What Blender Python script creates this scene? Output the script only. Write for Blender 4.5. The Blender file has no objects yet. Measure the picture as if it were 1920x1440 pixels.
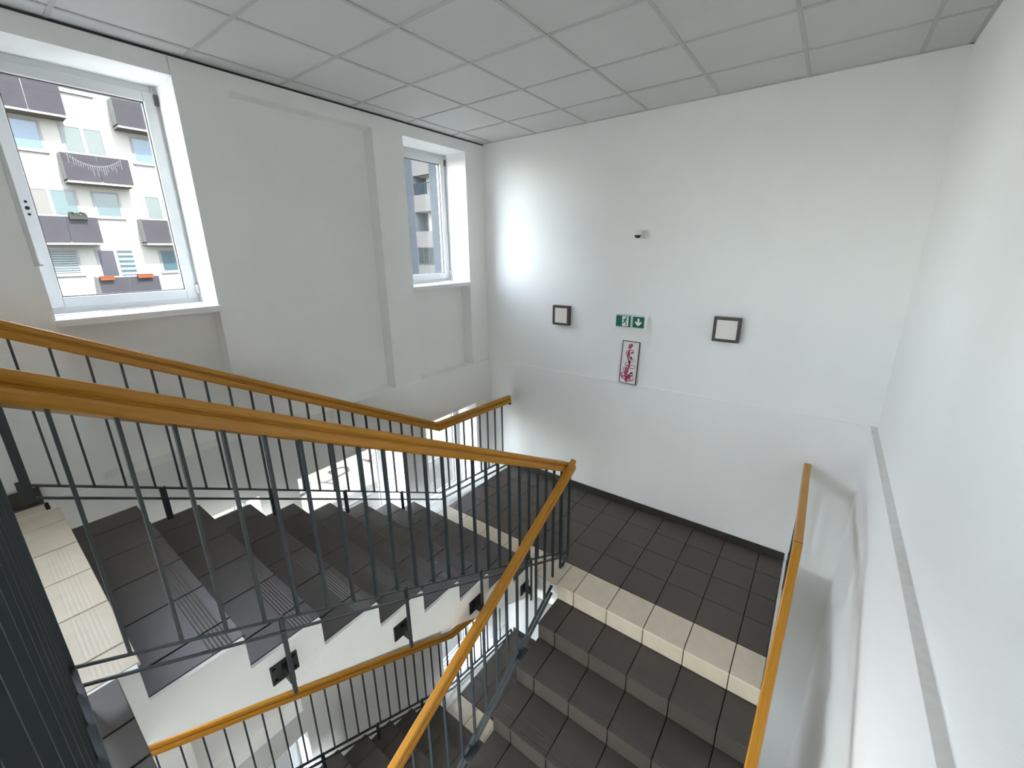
import bpy, bmesh, math, random
from mathutils import Vector, Matrix

random.seed(7)
C = bpy.context.scene
COL = C.collection

# ------------------------------------------------------------------ camera, sky, sun, exposure
cam_d = bpy.data.cameras.new('camera')
cam = bpy.data.objects.new('camera', cam_d)
COL.objects.link(cam)
Rm = Matrix(((0.80117939, -0.15799426, 0.57719096),
             (0.59829809, 0.23128539, -0.76716782),
             (-0.01228772, 0.95997129, 0.27982875)))
cam.matrix_world = Rm.to_4x4()
cam_d.sensor_fit = 'HORIZONTAL'
cam_d.sensor_width = 36.0
cam_d.lens = 36.0 * 782.68 / 1920.0
cam_d.shift_x = (960.0 - 957.05) / 1920.0
cam_d.shift_y = (700.03 - 720.0) / 1920.0
cam_d.clip_start = 0.02
cam_d.clip_end = 400
C.camera = cam

world = bpy.data.worlds.new('sky')
C.world = world
world.use_nodes = True
wn = world.node_tree
sky = wn.nodes.new('ShaderNodeTexSky')
sky.sky_type = 'NISHITA'
sky.sun_disc = False
sky.sun_elevation = math.radians(48)
sky.sun_rotation = math.radians(85)
hs = wn.nodes.new('ShaderNodeHueSaturation')      # thin summer haze: a paler sky
hs.inputs['Saturation'].default_value = 0.38
wn.links.new(sky.outputs[0], hs.inputs['Color'])
wn.links.new(hs.outputs[0], wn.nodes['Background'].inputs[0])
wn.nodes['Background'].inputs[1].default_value = 2.2

sun_d = bpy.data.lights.new('sun', 'SUN')
sun_d.energy = 26.0
sun_d.color = (1.0, 0.95, 0.87)
sun_d.angle = math.radians(0.6)
sun = bpy.data.objects.new('sun', sun_d)
COL.objects.link(sun)
sun.location = (12, 2, 14)
sun.rotation_euler = Vector((1.0, 0.12, 1.12)).to_track_quat('Z', 'Y').to_euler()

# added fill lamps standing for daylight, outside made-up hall windows behind the viewer
hall_d = bpy.data.lights.new('hall_fill', 'AREA')
hall_d.shape = 'RECTANGLE'
hall_d.size = 2.2
hall_d.size_y = 1.9
hall_d.energy = 40.0
hall_d.color = (0.93, 0.97, 1.0)
hall = bpy.data.objects.new('hall_fill', hall_d)
COL.objects.link(hall)
hall.location = (-4.45, -1.35, 0.40)
hall.rotation_euler = Vector((-1.0, -0.35, 0.05)).to_track_quat('Z', 'Y').to_euler()

low_d = hall_d.copy()
low_d.energy = 150.0
low_d.size_y = 1.5
low = bpy.data.objects.new('lower_hall_fill', low_d)  # second added fill lamp, one storey down
COL.objects.link(low)
low.location = (-4.45, -1.35, -2.55)
low.rotation_euler = hall.rotation_euler

C.view_settings.view_transform = 'Standard'
C.view_settings.look = 'None'
C.view_settings.gamma = 1.0
C.view_settings.use_curve_mapping = False
C.view_settings.exposure = 1.3
C.cycles.max_bounces = 14
C.cycles.diffuse_bounces = 10
C.cycles.transparent_max_bounces = 16

# ------------------------------------------------------------------ materials
def s2l(c):
    return tuple(((v / 255.0) / 12.92 if v <= 10 else (((v / 255.0) + 0.055) / 1.055) ** 2.4) for v in c)

def mat(name, col, rough=0.6, metal=0.0, noise=0.0, scale=30.0, bump=0.0, bscale=120.0, spec=0.5, detail=4.0):
    m = bpy.data.materials.new(name)
    m.use_nodes = True
    nt = m.node_tree
    b = nt.nodes['Principled BSDF']
    b.inputs['Base Color'].default_value = (*col, 1)
    b.inputs['Roughness'].default_value = rough
    b.inputs['Metallic'].default_value = metal
    b.inputs['Specular IOR Level'].default_value = spec
    if noise or bump:
        tc = nt.nodes.new('ShaderNodeTexCoord')
        if noise:
            n = nt.nodes.new('ShaderNodeTexNoise')
            n.inputs['Scale'].default_value = scale
            n.inputs['Detail'].default_value = detail
            nt.links.new(tc.outputs['Object'], n.inputs['Vector'])
            mx = nt.nodes.new('ShaderNodeMix')
            mx.data_type = 'RGBA'
            mx.inputs[6].default_value = (*[v * (1 - noise) for v in col], 1)
            mx.inputs[7].default_value = (*[min(1, v * (1 + noise)) for v in col], 1)
            nt.links.new(n.outputs['Fac'], mx.inputs[0])
            nt.links.new(mx.outputs[2], b.inputs['Base Color'])
        if bump:
            n2 = nt.nodes.new('ShaderNodeTexNoise')
            n2.inputs['Scale'].default_value = bscale
            n2.inputs['Detail'].default_value = 3
            nt.links.new(tc.outputs['Object'], n2.inputs['Vector'])
            bp = nt.nodes.new('ShaderNodeBump')
            bp.inputs['Strength'].default_value = bump
            bp.inputs['Distance'].default_value = 0.004
            nt.links.new(n2.outputs['Fac'], bp.inputs['Height'])
            nt.links.new(bp.outputs['Normal'], b.inputs['Normal'])
    return m

def tile_mat(name, col, grooves=0.0, rough=0.42):
    """glazed floor tile: slight per tile tone, fine grain, optional fine anti-slip relief near the nosing (local y = 0)"""
    m = bpy.data.materials.new(name)
    m.use_nodes = True
    nt = m.node_tree
    b = nt.nodes['Principled BSDF']
    b.inputs['Roughness'].default_value = rough
    tc = nt.nodes.new('ShaderNodeTexCoord')
    oi = nt.nodes.new('ShaderNodeObjectInfo')
    n = nt.nodes.new('ShaderNodeTexNoise')
    n.inputs['Scale'].default_value = 9
    n.inputs['Detail'].default_value = 6
    nt.links.new(tc.outputs['Object'], n.inputs['Vector'])
    add = nt.nodes.new('ShaderNodeMath')
    add.operation = 'MULTIPLY_ADD'
    nt.links.new(oi.outputs['Random'], add.inputs[0])
    add.inputs[1].default_value = 0.45
    nt.links.new(n.outputs['Fac'], add.inputs[2])
    mx = nt.nodes.new('ShaderNodeMix')
    mx.data_type = 'RGBA'
    mx.inputs[6].default_value = (*[v * 0.82 for v in col], 1)
    mx.inputs[7].default_value = (*[v * 1.14 for v in col], 1)
    nt.links.new(add.outputs[0], mx.inputs[0])
    nt.links.new(mx.outputs[2], b.inputs['Base Color'])
    if grooves:
        sp = nt.nodes.new('ShaderNodeSeparateXYZ')
        nt.links.new(tc.outputs['Object'], sp.inputs[0])
        w = nt.nodes.new('ShaderNodeMath'); w.operation = 'MULTIPLY'
        nt.links.new(sp.outputs['Y'], w.inputs[0]); w.inputs[1].default_value = 2 * math.pi / 0.0135
        sn = nt.nodes.new('ShaderNodeMath'); sn.operation = 'SINE'
        nt.links.new(w.outputs[0], sn.inputs[0])
        lo = nt.nodes.new('ShaderNodeMath'); lo.operation = 'GREATER_THAN'
        nt.links.new(sp.outputs['Y'], lo.inputs[0]); lo.inputs[1].default_value = -0.118
        hi = nt.nodes.new('ShaderNodeMath'); hi.operation = 'LESS_THAN'
        nt.links.new(sp.outputs['Y'], hi.inputs[0]); hi.inputs[1].default_value = -0.038
        mu = nt.nodes.new('ShaderNodeMath'); mu.operation = 'MULTIPLY'
        nt.links.new(lo.outputs[0], mu.inputs[0]); nt.links.new(hi.outputs[0], mu.inputs[1])
        m2 = nt.nodes.new('ShaderNodeMath'); m2.operation = 'MULTIPLY'
        nt.links.new(mu.outputs[0], m2.inputs[0]); nt.links.new(sn.outputs[0], m2.inputs[1])
        bp = nt.nodes.new('ShaderNodeBump')
        bp.inputs['Strength'].default_value = grooves
        bp.inputs['Distance'].default_value = 0.0016
        nt.links.new(m2.outputs[0], bp.inputs['Height'])
        nt.links.new(bp.outputs['Normal'], b.inputs['Normal'])
    return m

def wood_mat():
    m = bpy.data.materials.new('beech_wood')
    m.use_nodes = True
    nt = m.node_tree
    b = nt.nodes['Principled BSDF']
    b.inputs['Roughness'].default_value = 0.3
    b.inputs['Coat Weight'].default_value = 0.2
    b.inputs['Specular IOR Level'].default_value = 0.3
    b.inputs['Coat Roughness'].default_value = 0.12
    tc = nt.nodes.new('ShaderNodeTexCoord')
    mp = nt.nodes.new('ShaderNodeMapping')
    mp.inputs['Scale'].default_value = (140, 5.0, 1)
    nt.links.new(tc.outputs['UV'], mp.inputs[0])
    n = nt.nodes.new('ShaderNodeTexNoise')
    n.inputs['Scale'].default_value = 1.0
    n.inputs['Detail'].default_value = 6
    nt.links.new(mp.outputs[0], n.inputs['Vector'])
    r = nt.nodes.new('ShaderNodeValToRGB')
    r.color_ramp.elements[0].position = 0.3
    r.color_ramp.elements[0].color = (0.40, 0.170, 0.014, 1)
    r.color_ramp.elements[1].position = 0.75
    r.color_ramp.elements[1].color = (0.52, 0.245, 0.028, 1)
    nt.links.new(n.outputs['Fac'], r.inputs[0])
    nt.links.new(r.outputs[0], b.inputs['Base Color'])
    return m

def glass_mat(name, tint=(1, 1, 1), fac=0.06):
    m = bpy.data.materials.new(name)
    m.use_nodes = True
    nt = m.node_tree
    nt.nodes.remove(nt.nodes['Principled BSDF'])
    t = nt.nodes.new('ShaderNodeBsdfTransparent'); t.inputs[0].default_value = (*tint, 1)
    g = nt.nodes.new('ShaderNodeBsdfGlossy'); g.inputs['Roughness'].default_value = 0.02
    mx = nt.nodes.new('ShaderNodeMixShader'); mx.inputs[0].default_value = fac
    nt.links.new(t.outputs[0], mx.inputs[1]); nt.links.new(g.outputs[0], mx.inputs[2])
    nt.links.new(mx.outputs[0], nt.nodes['Material Output'].inputs[0])
    return m

M = {}
M['wall'] = mat('white_wall_paint', (0.87, 0.868, 0.855), 0.75, noise=0.02, scale=3, bump=0.25, bscale=160)
M['wallgrey'] = mat('dusty_ledge', (0.72, 0.71, 0.69), 0.9, noise=0.12, scale=25)
M['stringer'] = mat('white_stair_paint', (0.86, 0.85, 0.825), 0.7, noise=0.04, scale=8, bump=0.3, bscale=90)
M['ceil'] = mat('ceiling_tile_board', (0.64, 0.64, 0.63), 0.85, noise=0.03, scale=250, bump=0.35, bscale=500)
M['grid'] = mat('grid_bar_white', (0.50, 0.50, 0.49), 0.55)
M['gap'] = mat('painted_shadow_line', (0.03, 0.03, 0.03), 0.8)
M['tile'] = tile_mat('dark_tile', (0.074, 0.060, 0.050))
M['tread'] = tile_mat('dark_tread_tile', (0.068, 0.058, 0.053), 0.45, 0.38)
M['beige'] = tile_mat('beige_tread_tile', (0.62, 0.54, 0.425), 0.22, 0.5)
M['beigeflat'] = tile_mat('beige_riser_tile', (0.56, 0.485, 0.38), 0.0, 0.5)
M['base'] = tile_mat('dark_base_tile', (0.042, 0.036, 0.030))
M['grout'] = mat('dark_grout', (0.012, 0.011, 0.010), 0.9)
M['metal'] = mat('grey_steel_paint', (0.028, 0.037, 0.040), 0.42, noise=0.06, scale=60)
M['plate'] = mat('black_steel', (0.012, 0.016, 0.016), 0.4)
M['wood'] = wood_mat()
M['pvc'] = mat('white_pvc', (0.62, 0.63, 0.63), 0.35)
M['gasket'] = mat('grey_gasket', (0.10, 0.10, 0.105), 0.6)
M['sill'] = mat('white_sill', (0.80, 0.80, 0.80), 0.3)
M['glass'] = glass_mat('window_glass', (0.97, 0.985, 0.98), 0.05)
M['taupe'] = mat('taupe_lamp_metal', (0.085, 0.075, 0.062), 0.4, metal=0.3)
M['opal'] = mat('opal_diffuser', (0.80, 0.76, 0.70), 0.4)
M['green'] = mat('sign_green', (0.0, 0.13, 0.07), 0.35)
M['signwhite'] = mat('sign_white', (0.85, 0.88, 0.86), 0.4)
M['housing'] = mat('clear_sign_housing', (0.55, 0.62, 0.58), 0.2)
M['black'] = mat('black_plastic', (0.012, 0.012, 0.011), 0.3)
M['white'] = mat('white_plastic', (0.82, 0.82, 0.80), 0.35)
M['canvas'] = mat('picture_paper', (0.80, 0.76, 0.75), 0.8, noise=0.02)
M['ink'] = mat('crimson_ink', (0.40, 0.02, 0.10), 0.6, noise=0.5, scale=40)
M['ink2'] = mat('dark_ink', (0.09, 0.01, 0.03), 0.6)

# ------------------------------------------------------------------ helpers
def tag(o, label=None, cat=None, group=None, kind=None):
    if label: o['label'] = label
    if cat: o['category'] = cat
    if group: o['group'] = group
    if kind: o['kind'] = kind
    return o

def link(name, me, parent=None, loc=(0, 0, 0)):
    o = bpy.data.objects.new(name, me)
    COL.objects.link(o)
    o.location = loc
    if parent: o.parent = parent
    return o

def empty(name, loc=(0, 0, 0), label=None, cat=None, group=None, parent=None):
    o = bpy.data.objects.new(name, None)
    o.empty_display_size = 0.1
    COL.objects.link(o)
    o.location = loc
    if parent: o.parent = parent
    tag(o, label, cat, group)
    return o

def add_box(bm, x0, x1, y0, y1, z0, z1):
    v = [bm.verts.new(p) for p in ((x0, y0, z0), (x1, y0, z0), (x1, y1, z0), (x0, y1, z0),
                                   (x0, y0, z1), (x1, y0, z1), (x1, y1, z1), (x0, y1, z1))]
    for f in ((3, 2, 1, 0), (4, 5, 6, 7), (0, 1, 5, 4), (1, 2, 6, 5), (2, 3, 7, 6), (3, 0, 4, 7)):
        bm.faces.new([v[i] for i in f])

def mesh(name, bm, m, smooth=False, bevel=0.0, seg=2):
    if bevel:
        bmesh.ops.bevel(bm, geom=[e for e in bm.edges], offset=bevel, segments=seg, profile=0.6, affect='EDGES')
    bmesh.ops.recalc_face_normals(bm, faces=bm.faces)
    me = bpy.data.meshes.new(name)
    bm.to_mesh(me)
    bm.free()
    if m: me.materials.append(m)
    if smooth:
        for p in me.polygons: p.use_smooth = True
    return me

def off(parent):
    """world offset to take off so that geometry given in world coordinates lands right under a parent"""
    v = Vector((0, 0, 0))
    while parent:
        v += parent.location
        parent = parent.parent
    return v

def boxes(name, bl, m, parent=None, bevel=0.0):
    """one object out of a list of world space boxes; origin at the middle of their bounds' base"""
    xs = [b[0] for b in bl] + [b[1] for b in bl]; ys = [b[2] for b in bl] + [b[3] for b in bl]; zs = [b[4] for b in bl] + [b[5] for b in bl]
    ox, oy, oz = (min(xs) + max(xs)) / 2, (min(ys) + max(ys)) / 2, min(zs)
    bm = bmesh.new()
    for b in bl:
        add_box(bm, b[0] - ox, b[1] - ox, b[2] - oy, b[3] - oy, b[4] - oz, b[5] - oz)
    return link(name, mesh(name, bm, m, bevel=bevel), parent, Vector((ox, oy, oz)) - off(parent))

def prism(bm, pts, axis, a, b):
    """polygon extruded along an axis ('x': pts are (y,z); 'y': pts are (x,z); 'z': pts are (x,y))"""
    def P(p, t):
        return {'x': (t, p[0], p[1]), 'y': (p[0], t, p[1]), 'z': (p[0], p[1], t)}[axis]
    n = len(pts)
    A = [bm.verts.new(P(p, a)) for p in pts]
    B = [bm.verts.new(P(p, b)) for p in pts]
    bm.faces.new(A); bm.faces.new(B[::-1])
    for i in range(n):
        bm.faces.new((A[i], B[i], B[(i + 1) % n], A[(i + 1) % n]))

_cache = {}
def unit_box(m):
    """shared unit box, base centred on the origin, 1 high"""
    k = ('ub', m.name)
    if k not in _cache:
        bm = bmesh.new(); add_box(bm, -.5, .5, -.5, .5, 0, 1)
        _cache[k] = mesh('bar', bm, m)
    return _cache[k]

def tile_mesh(w, d, t, m, bev=0.003):
    """tile w wide (x, centred), d deep from y=0 (front) back to -d, top at z=0"""
    k = ('t', round(w, 3), round(d, 3), round(t, 3), m.name)
    if k not in _cache:
        bm = bmesh.new(); add_box(bm, -w / 2, w / 2, -d, 0, -t, 0)
        tops = [e for e in bm.edges if all(v.co.z > -1e-6 for v in e.verts)]
        bmesh.ops.bevel(bm, geom=tops, offset=bev, segments=2, profile=0.5, affect='EDGES')
        _cache[k] = mesh('tile', bm, m)
    return _cache[k]

def riser_mesh(w, h, t, m):
    k = ('r', round(w, 3), round(h, 3), round(t, 3), m.name)
    if k not in _cache:
        bm = bmesh.new(); add_box(bm, -w / 2, w / 2, -t, 0, -h, 0)
        _cache[k] = mesh('riser', bm, m, bevel=0.002, seg=1)
    return _cache[k]

# ------------------------------------------------------------------ key levels (camera at the origin)
ZU = -1.372           # upper floor
ZL = -2.832           # half landing
DZ = -2.94            # one storey
YB = 4.179            # back wall
XL = -3.51            # window wall face above the dado
XL2 = -3.488          # below the dado
XR = 0.487
XR2 = 0.449
ZC = 1.207            # ceiling
XO = -3.93            # outside face of the window wall
ZD = -1.376           # dado ledge
ZB = -9.0             # ground
ZT = 1.9              # top of building

# ------------------------------------------------------------------ wall_left with its openings
cols = {1: (0.347, 1.166), 2: (1.487, 2.640), 3: (2.985, 3.868)}
P = []
def pillar(y0, y1, zt=ZT):
    P.append((XO, XL, y0, y1, ZD, zt)); P.append((XO, XL2, y0, y1, ZB, ZD))
HW = (-2.15, -0.25)  # openings for two added, unseen hall windows that admit the fill light
pillar(-2.6, HW[0]); pillar(HW[1], cols[1][0])
P += [(XO, XL, HW[0], HW[1], 1.09, ZT), (XO, XL, HW[0], HW[1], ZD, -0.375), (XO, XL2, HW[0], HW[1], ZB, -3.28), (XO, XL2, HW[0], HW[1], -1.91, ZD)]
pillar(cols[1][1], cols[2][0]); pillar(cols[2][1], cols[3][0]); pillar(cols[3][1], 4.6)
RB = -3.65
for c, (y0, y1) in cols.items():
    # upper storey
    if c == 1:
        P.append((XO, XL - 0.05, y0, y1, 1.088, ZT)); P.append((XL - 0.05, XL, y0, y1 - 0.004, 1.088, ZT))
    else:
        P.append((XO, XL, y0, y1, 1.085, ZT))
    if c == 2:
        P.append((XO, RB, y0, y1, ZD, 1.085))
    else:
        P.append((XO, RB, y0, y1, ZD, -0.375))
    # middle storey
    P.append((XO, XL2, y0, y1, -1.91, ZD))
    P.append((XO, RB, y0, y1, -4.315, -3.28))
    # lower storey
    P.append((XO, XL2, y0, y1, -4.60, -4.315))
    if c == 2:
        P.append((XO, RB, y0, y1, -6.6, -4.60))
    else:
        P.append((XO, RB, y0, y1, -6.6, -6.22))
    P.append((XO, XL2, y0, y1, ZB, -6.6))
wl = boxes('wall_left', P, M['wall']); tag(wl, 'white plastered window wall with pillars, recesses and deep window openings', kind='structure')

# the rest of the building's street side, seen only as what shades the yard
wo = boxes('wall_outside', [(XO, XO + 0.3, -16, -2.6, ZB, ZT), (XO, XO + 0.3, 4.6, 24, ZB, ZT)], M['wall']); tag(wo, kind='structure', label='street side wall of the same building')
wb = boxes('wall_back', [(XO, 0.9, YB, YB + 0.3, ZD, ZT), (XO, 0.9, YB - 0.012, YB + 0.3, ZB, ZD)], M['wall'])
tag(wb, 'large white wall behind the half landing with a faint dado edge', kind='structure')
wr = boxes('wall_right', [(XR, 0.9, -2.6, YB + .2, ZD, ZT), (XR2, 0.9, -2.6, YB + .2, ZB, ZD)], M['wall'])
tag(wr, 'white wall on the right with a projecting dado edge', kind='structure')
wf = boxes('wall_front', [(XO, 0.9, -2.6, -2.3, ZB, ZT)], M['wall']); tag(wf, 'white wall behind the upper floor', kind='structure')
tr = boxes('trim_1', [(XR2 - 0.002, XR, -2.3, YB, ZD - 0.001, ZD + 0.004)], M['wallgrey']); tag(tr, 'dusty grey dado ledge along the right wall', kind='structure')
tr = boxes('trim_2', [(XL, XL + 0.006, -2.3, YB, ZC - 0.012, ZC)], M['gap']); tag(tr, 'dark strip coloured as the shadow line between window wall and ceiling', kind='structure')  # solid strip with the shade of a narrow gap put into its colour
roof = boxes('ceiling_slab', [(XO, 0.9, -2.6, YB + .3, 1.45, ZT)], M['wall']); tag(roof, 'concrete slab above the suspended ceiling', kind='structure')

# ------------------------------------------------------------------ suspended ceiling
GX = [XL + 0.004, -3.352, -2.752, -2.152, -1.552, -0.952, -0.352, 0.248, XR]
gy0 = 1.85
GY = [gy0 + 0.6 * k for k in range(-7, 4)]
GY = [-2.3] + GY + [YB]
ceil = boxes('ceiling', [(XL, XR, -2.3, YB, ZC + 0.03, ZC + 0.05)], M['ceil']); tag(ceil, 'suspended ceiling of square white tiles in a metal grid', kind='structure')
co = off(ceil)
BW = 0.011
def ctile(w, d):
    k = ('ct', round(w, 3), round(d, 3))
    if k not in _cache:
        bm = bmesh.new(); add_box(bm, -w / 2, w / 2, -d / 2, d / 2, 0, 0.014)
        _cache[k] = mesh('ceiling_tile', bm, M['ceil'])
    return _cache[k]
for i in range(len(GX) - 1):
    for j in range(len(GY) - 1):
        w, d = GX[i + 1] - GX[i], GY[j + 1] - GY[j]
        if w < 0.03 or d < 0.03: continue
        o = link('ceiling_tile', ctile(w - 0.004, d - 0.004), ceil,
                 Vector(((GX[i] + GX[i + 1]) / 2, (GY[j] + GY[j + 1]) / 2, ZC + 0.003 + random.uniform(0, 0.0015))) - co)
        o.rotation_euler = (random.uniform(-.002, .002), random.uniform(-.002, .002), 0)
for x in GX[1:-1]:
    boxes('grid_bar', [(x - BW, x + BW, -2.3, YB, ZC - 0.002, ZC + 0.004)], M['grid'], ceil)
for y in GY[1:-1]:
    boxes('grid_bar', [(GX[0], GX[-1], y - BW, y + BW, ZC - 0.0015, ZC + 0.004)], M['grid'], ceil)
boxes('edge_angle', [(XL, XR, YB - 0.018, YB, ZC - 0.002, ZC + 0.004)], M['grid'], ceil)
boxes('edge_angle', [(XR - 0.022, XR, -2.3, YB, ZC - 0.002, ZC + 0.004)], M['grid'], ceil)

# ------------------------------------------------------------------ windows
def window(n, y0, y1, z0, z1, label, sill=True, holes=False, xf=-3.84):
    fo = 0.052
    w = boxes('window_%d' % n, [(xf - 0.06, xf, y0, y0 + fo, z0, z1), (xf - 0.06, xf, y1 - fo, y1, z0, z1),
                                (xf - 0.06, xf, y0 + fo, y1 - fo, z0, z0 + fo), (xf - 0.06, xf, y0 + fo, y1 - fo, z1 - fo, z1)], M['pvc'], bevel=0.004)
    tag(w, label, kind='structure')
    g = 0.004
    a, b, c, d = y0 + fo - 0.012, y1 - fo + 0.012, z0 + fo - 0.012, z1 - fo + 0.012
    sw = 0.062
    boxes('sash', [(xf - 0.05, xf + 0.016, a, a + sw, c, d), (xf - 0.05, xf + 0.016, b - sw, b, c, d),
                   (xf - 0.05, xf + 0.016, a + sw, b - sw, c, c + sw), (xf - 0.05, xf + 0.016, a + sw, b - sw, d - sw, d)], M['pvc'], w, bevel=0.005)
    e = 0.006
    boxes('gasket', [(xf - 0.03, xf - 0.004, a + sw, a + sw + e, c + sw, d - sw), (xf - 0.03, xf - 0.004, b - sw - e, b - sw, c + sw, d - sw),
                     (xf - 0.03, xf - 0.004, a + sw, b - sw, c + sw, c + sw + e), (xf - 0.03, xf - 0.004, a + sw, b - sw, d - sw - e, d - sw)], M['gasket'], w)
    boxes('pane', [(xf - 0.022, xf - 0.018, a + sw, b - sw, c + sw, d - sw)], M['glass'], w)
    for z in (d - 0.075, c + 0.03):
        boxes('hinge', [(xf + 0.012, xf + 0.03, b - 0.004, b + 0.016, z, z + 0.065)], M['pvc'] if z < d - .1 else M['gasket'], w, bevel=0.003)
    if sill:
        boxes('window_sill', [(xf, XL + 0.022, y0 - 0.0, y1 + 0.0, z0 - 0.046, z0 - 0.002)], M['sill'], w, bevel=0.006)
    if holes:
        for k, (z, r) in enumerate(((0.315, .007), (0.28, .010), (0.245, .007))):
            bm = bmesh.new()
            bmesh.ops.create_cone(bm, cap_ends=True, segments=14, radius1=r, radius2=r, depth=0.004,
                                  matrix=Matrix.Translation((xf + 0.017, a + sw * .5, z)) @ Matrix.Rotation(math.pi / 2, 4, 'Y'))
            link('handle_hole', mesh('handle_hole', bm, M['black']), w, -off(w))
    return w
window(1, cols[1][0] - .012, cols[1][1] + .02, -0.343, 1.088, 'large white window at upper left showing the balconies opposite', holes=True)
window(2, cols[3][0] - .012, cols[3][1] + .012, -0.343, 1.085, 'narrow white window near the corner of the back wall')
window(3, cols[1][0], cols[1][1] + .02, -3.25, -1.91, 'white window below, beside the middle of the upper stairs')
window(4, cols[2][0], cols[2][1], -3.25, -1.91, 'bright white window overlooking the yard beside the upper stairs')
window(5, cols[3][0], cols[3][1], -3.25, -1.91, 'bright white window at the left end of the half landing')
window(6, cols[1][0], cols[1][1] + .02, -6.19, -4.60, 'white window beside the lowest flight of stairs')
window(7, cols[3][0], cols[3][1], -6.19, -4.60, 'white window at the left end of the lower landing')
window(8, HW[0], HW[1], -0.343, 1.09, 'added wide white window behind the viewer, opening for the fill lamp')  # this one and the next are unseen, added to let fill light in
window(9, HW[0], HW[1], -3.25, -1.91, 'added wide white window one storey down, behind the viewer, opening for the lower fill lamp')
cover = boxes('trim_3', [(XL + 0.001, XL + 0.012, cols[1][0] - 0.016, cols[1][0] + 0.004, -0.035, 1.085), (XL - 0.02, XL + 0.018, cols[1][0] - 0.016, cols[1][0] + 0.016, -0.045, -0.035)], M['pvc'])
tag(cover, 'white plastic blind rail on the left edge of the large window', kind='structure')

# ------------------------------------------------------------------ floors, landings and stair flights
FX = [-3.34, -3.139, -2.827, -2.512, -2.199, -1.887, -1.735]   # joints of the left flight
RX = [-1.512, -1.347, -1.042, -0.737, -0.432, -0.127, 0.068]     # joints of the right flight
LX = [-3.137, -2.872, -2.567, -2.262, -1.957, -1.652, -1.347, -1.042, -0.737, -0.432, -0.127, 0.068]
OV = 0.022
GAP = 0.006

def tile_row(parent, name, xs, yfront, z, d, t, m, rot=False):
    for a, b in zip(xs[:-1], xs[1:]):
        o = link(name, tile_mesh(b - a - GAP, d, t, m), parent, Vector(((a + b) / 2, yfront, z + random.uniform(-.0004, .0004))) - off(parent))
        if rot: o.rotation_euler = (0, 0, math.pi)

def flight(label, xs, cheeks, y0, z0, sgn, n, pitch, rise, top_y, beige_top_riser=False, zsoff=0.36, simple_risers=True, group=None):
    """stair flight going down from the nosing (y0,z0) in direction sgn along y; n risers"""
    rt = empty('stair_flight', ((xs[0] + xs[-1]) / 2, y0, z0), label, 'stairs', group)
    def poly(dz, dy):
        pts = [(top_y, z0 + dz)]
        for k in range(n):
            yk = y0 + sgn * (pitch * k - OV) + sgn * dy
            pts.append((yk, z0 - rise * k + dz)); pts.append((yk, z0 - rise * (k + 1) + dz))
        yend = y0 + sgn * pitch * (n - 1) + sgn * 0.04
        pts.append((yend, z0 - rise * n + dz))
        pts.append((yend, z0 - rise * n - 0.2))
        sl = rise / pitch
        pts.append((y0 + sgn * pitch * (n - 1) - sgn * .02, z0 - sl * (pitch * (n - 1) - .02) - zsoff))
        pts.append((y0 - sgn * 0.08, z0 - zsoff + sl * 0.08))
        pts.append((top_y, z0 - zsoff + sl * 0.08))
        return pts
    bm = bmesh.new(); prism(bm, poly(-0.014, 0.0), 'x', xs[0] + 0.004, xs[-1] - 0.004)
    link('mortar_bed', mesh('mortar_bed', bm, M['grout']), rt, -off(rt))
    for (ca, cb) in cheeks:
        bm = bmesh.new(); prism(bm, poly(-0.014, 0.0) if sgn < 0 and ca < -1 else poly(-0.001, 0.012), 'x', ca, cb)
        link('stringer', mesh('stringer', bm, M['stringer']), rt, -off(rt))
    # soffit slab
    sl = rise / pitch
    ya, yb = y0 - sgn * .08, y0 + sgn * (pitch * (n - 1) - .02)
    bm = bmesh.new()
    za, zb = z0 - zsoff + sl * .08, z0 - sl * (pitch * (n - 1) - .02) - zsoff
    prism(bm, [(ya, za), (yb, zb), (yb, zb - 0.012), (ya, za - 0.012)], 'x', xs[0] - 0.0, xs[-1] + 0.0)
    link('soffit', mesh('soffit', bm, M['stringer']), rt, -off(rt))
    for k in range(1, n):
        tile_row(rt, 'tread_tile', xs, y0 + sgn * pitch * k, z0 - rise * k, pitch + OV - 0.006, 0.013, M['tread'], rot=(sgn < 0))
    for k in range(n):
        m = M['beigeflat'] if (k == 0 and beige_top_riser) else M['tile']
        zt = z0 - rise * k - 0.0135
        for a, b in zip(xs[:-1], xs[1:]):
            o = link('riser_tile', riser_mesh(b - a - GAP, rise - 0.018, 0.010, m), rt, Vector(((a + b) / 2, y0 + sgn * (pitch * k - OV + 0.011), zt)) - off(rt))
            if sgn < 0: o.rotation_euler = (0, 0, math.pi)
    return rt

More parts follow.
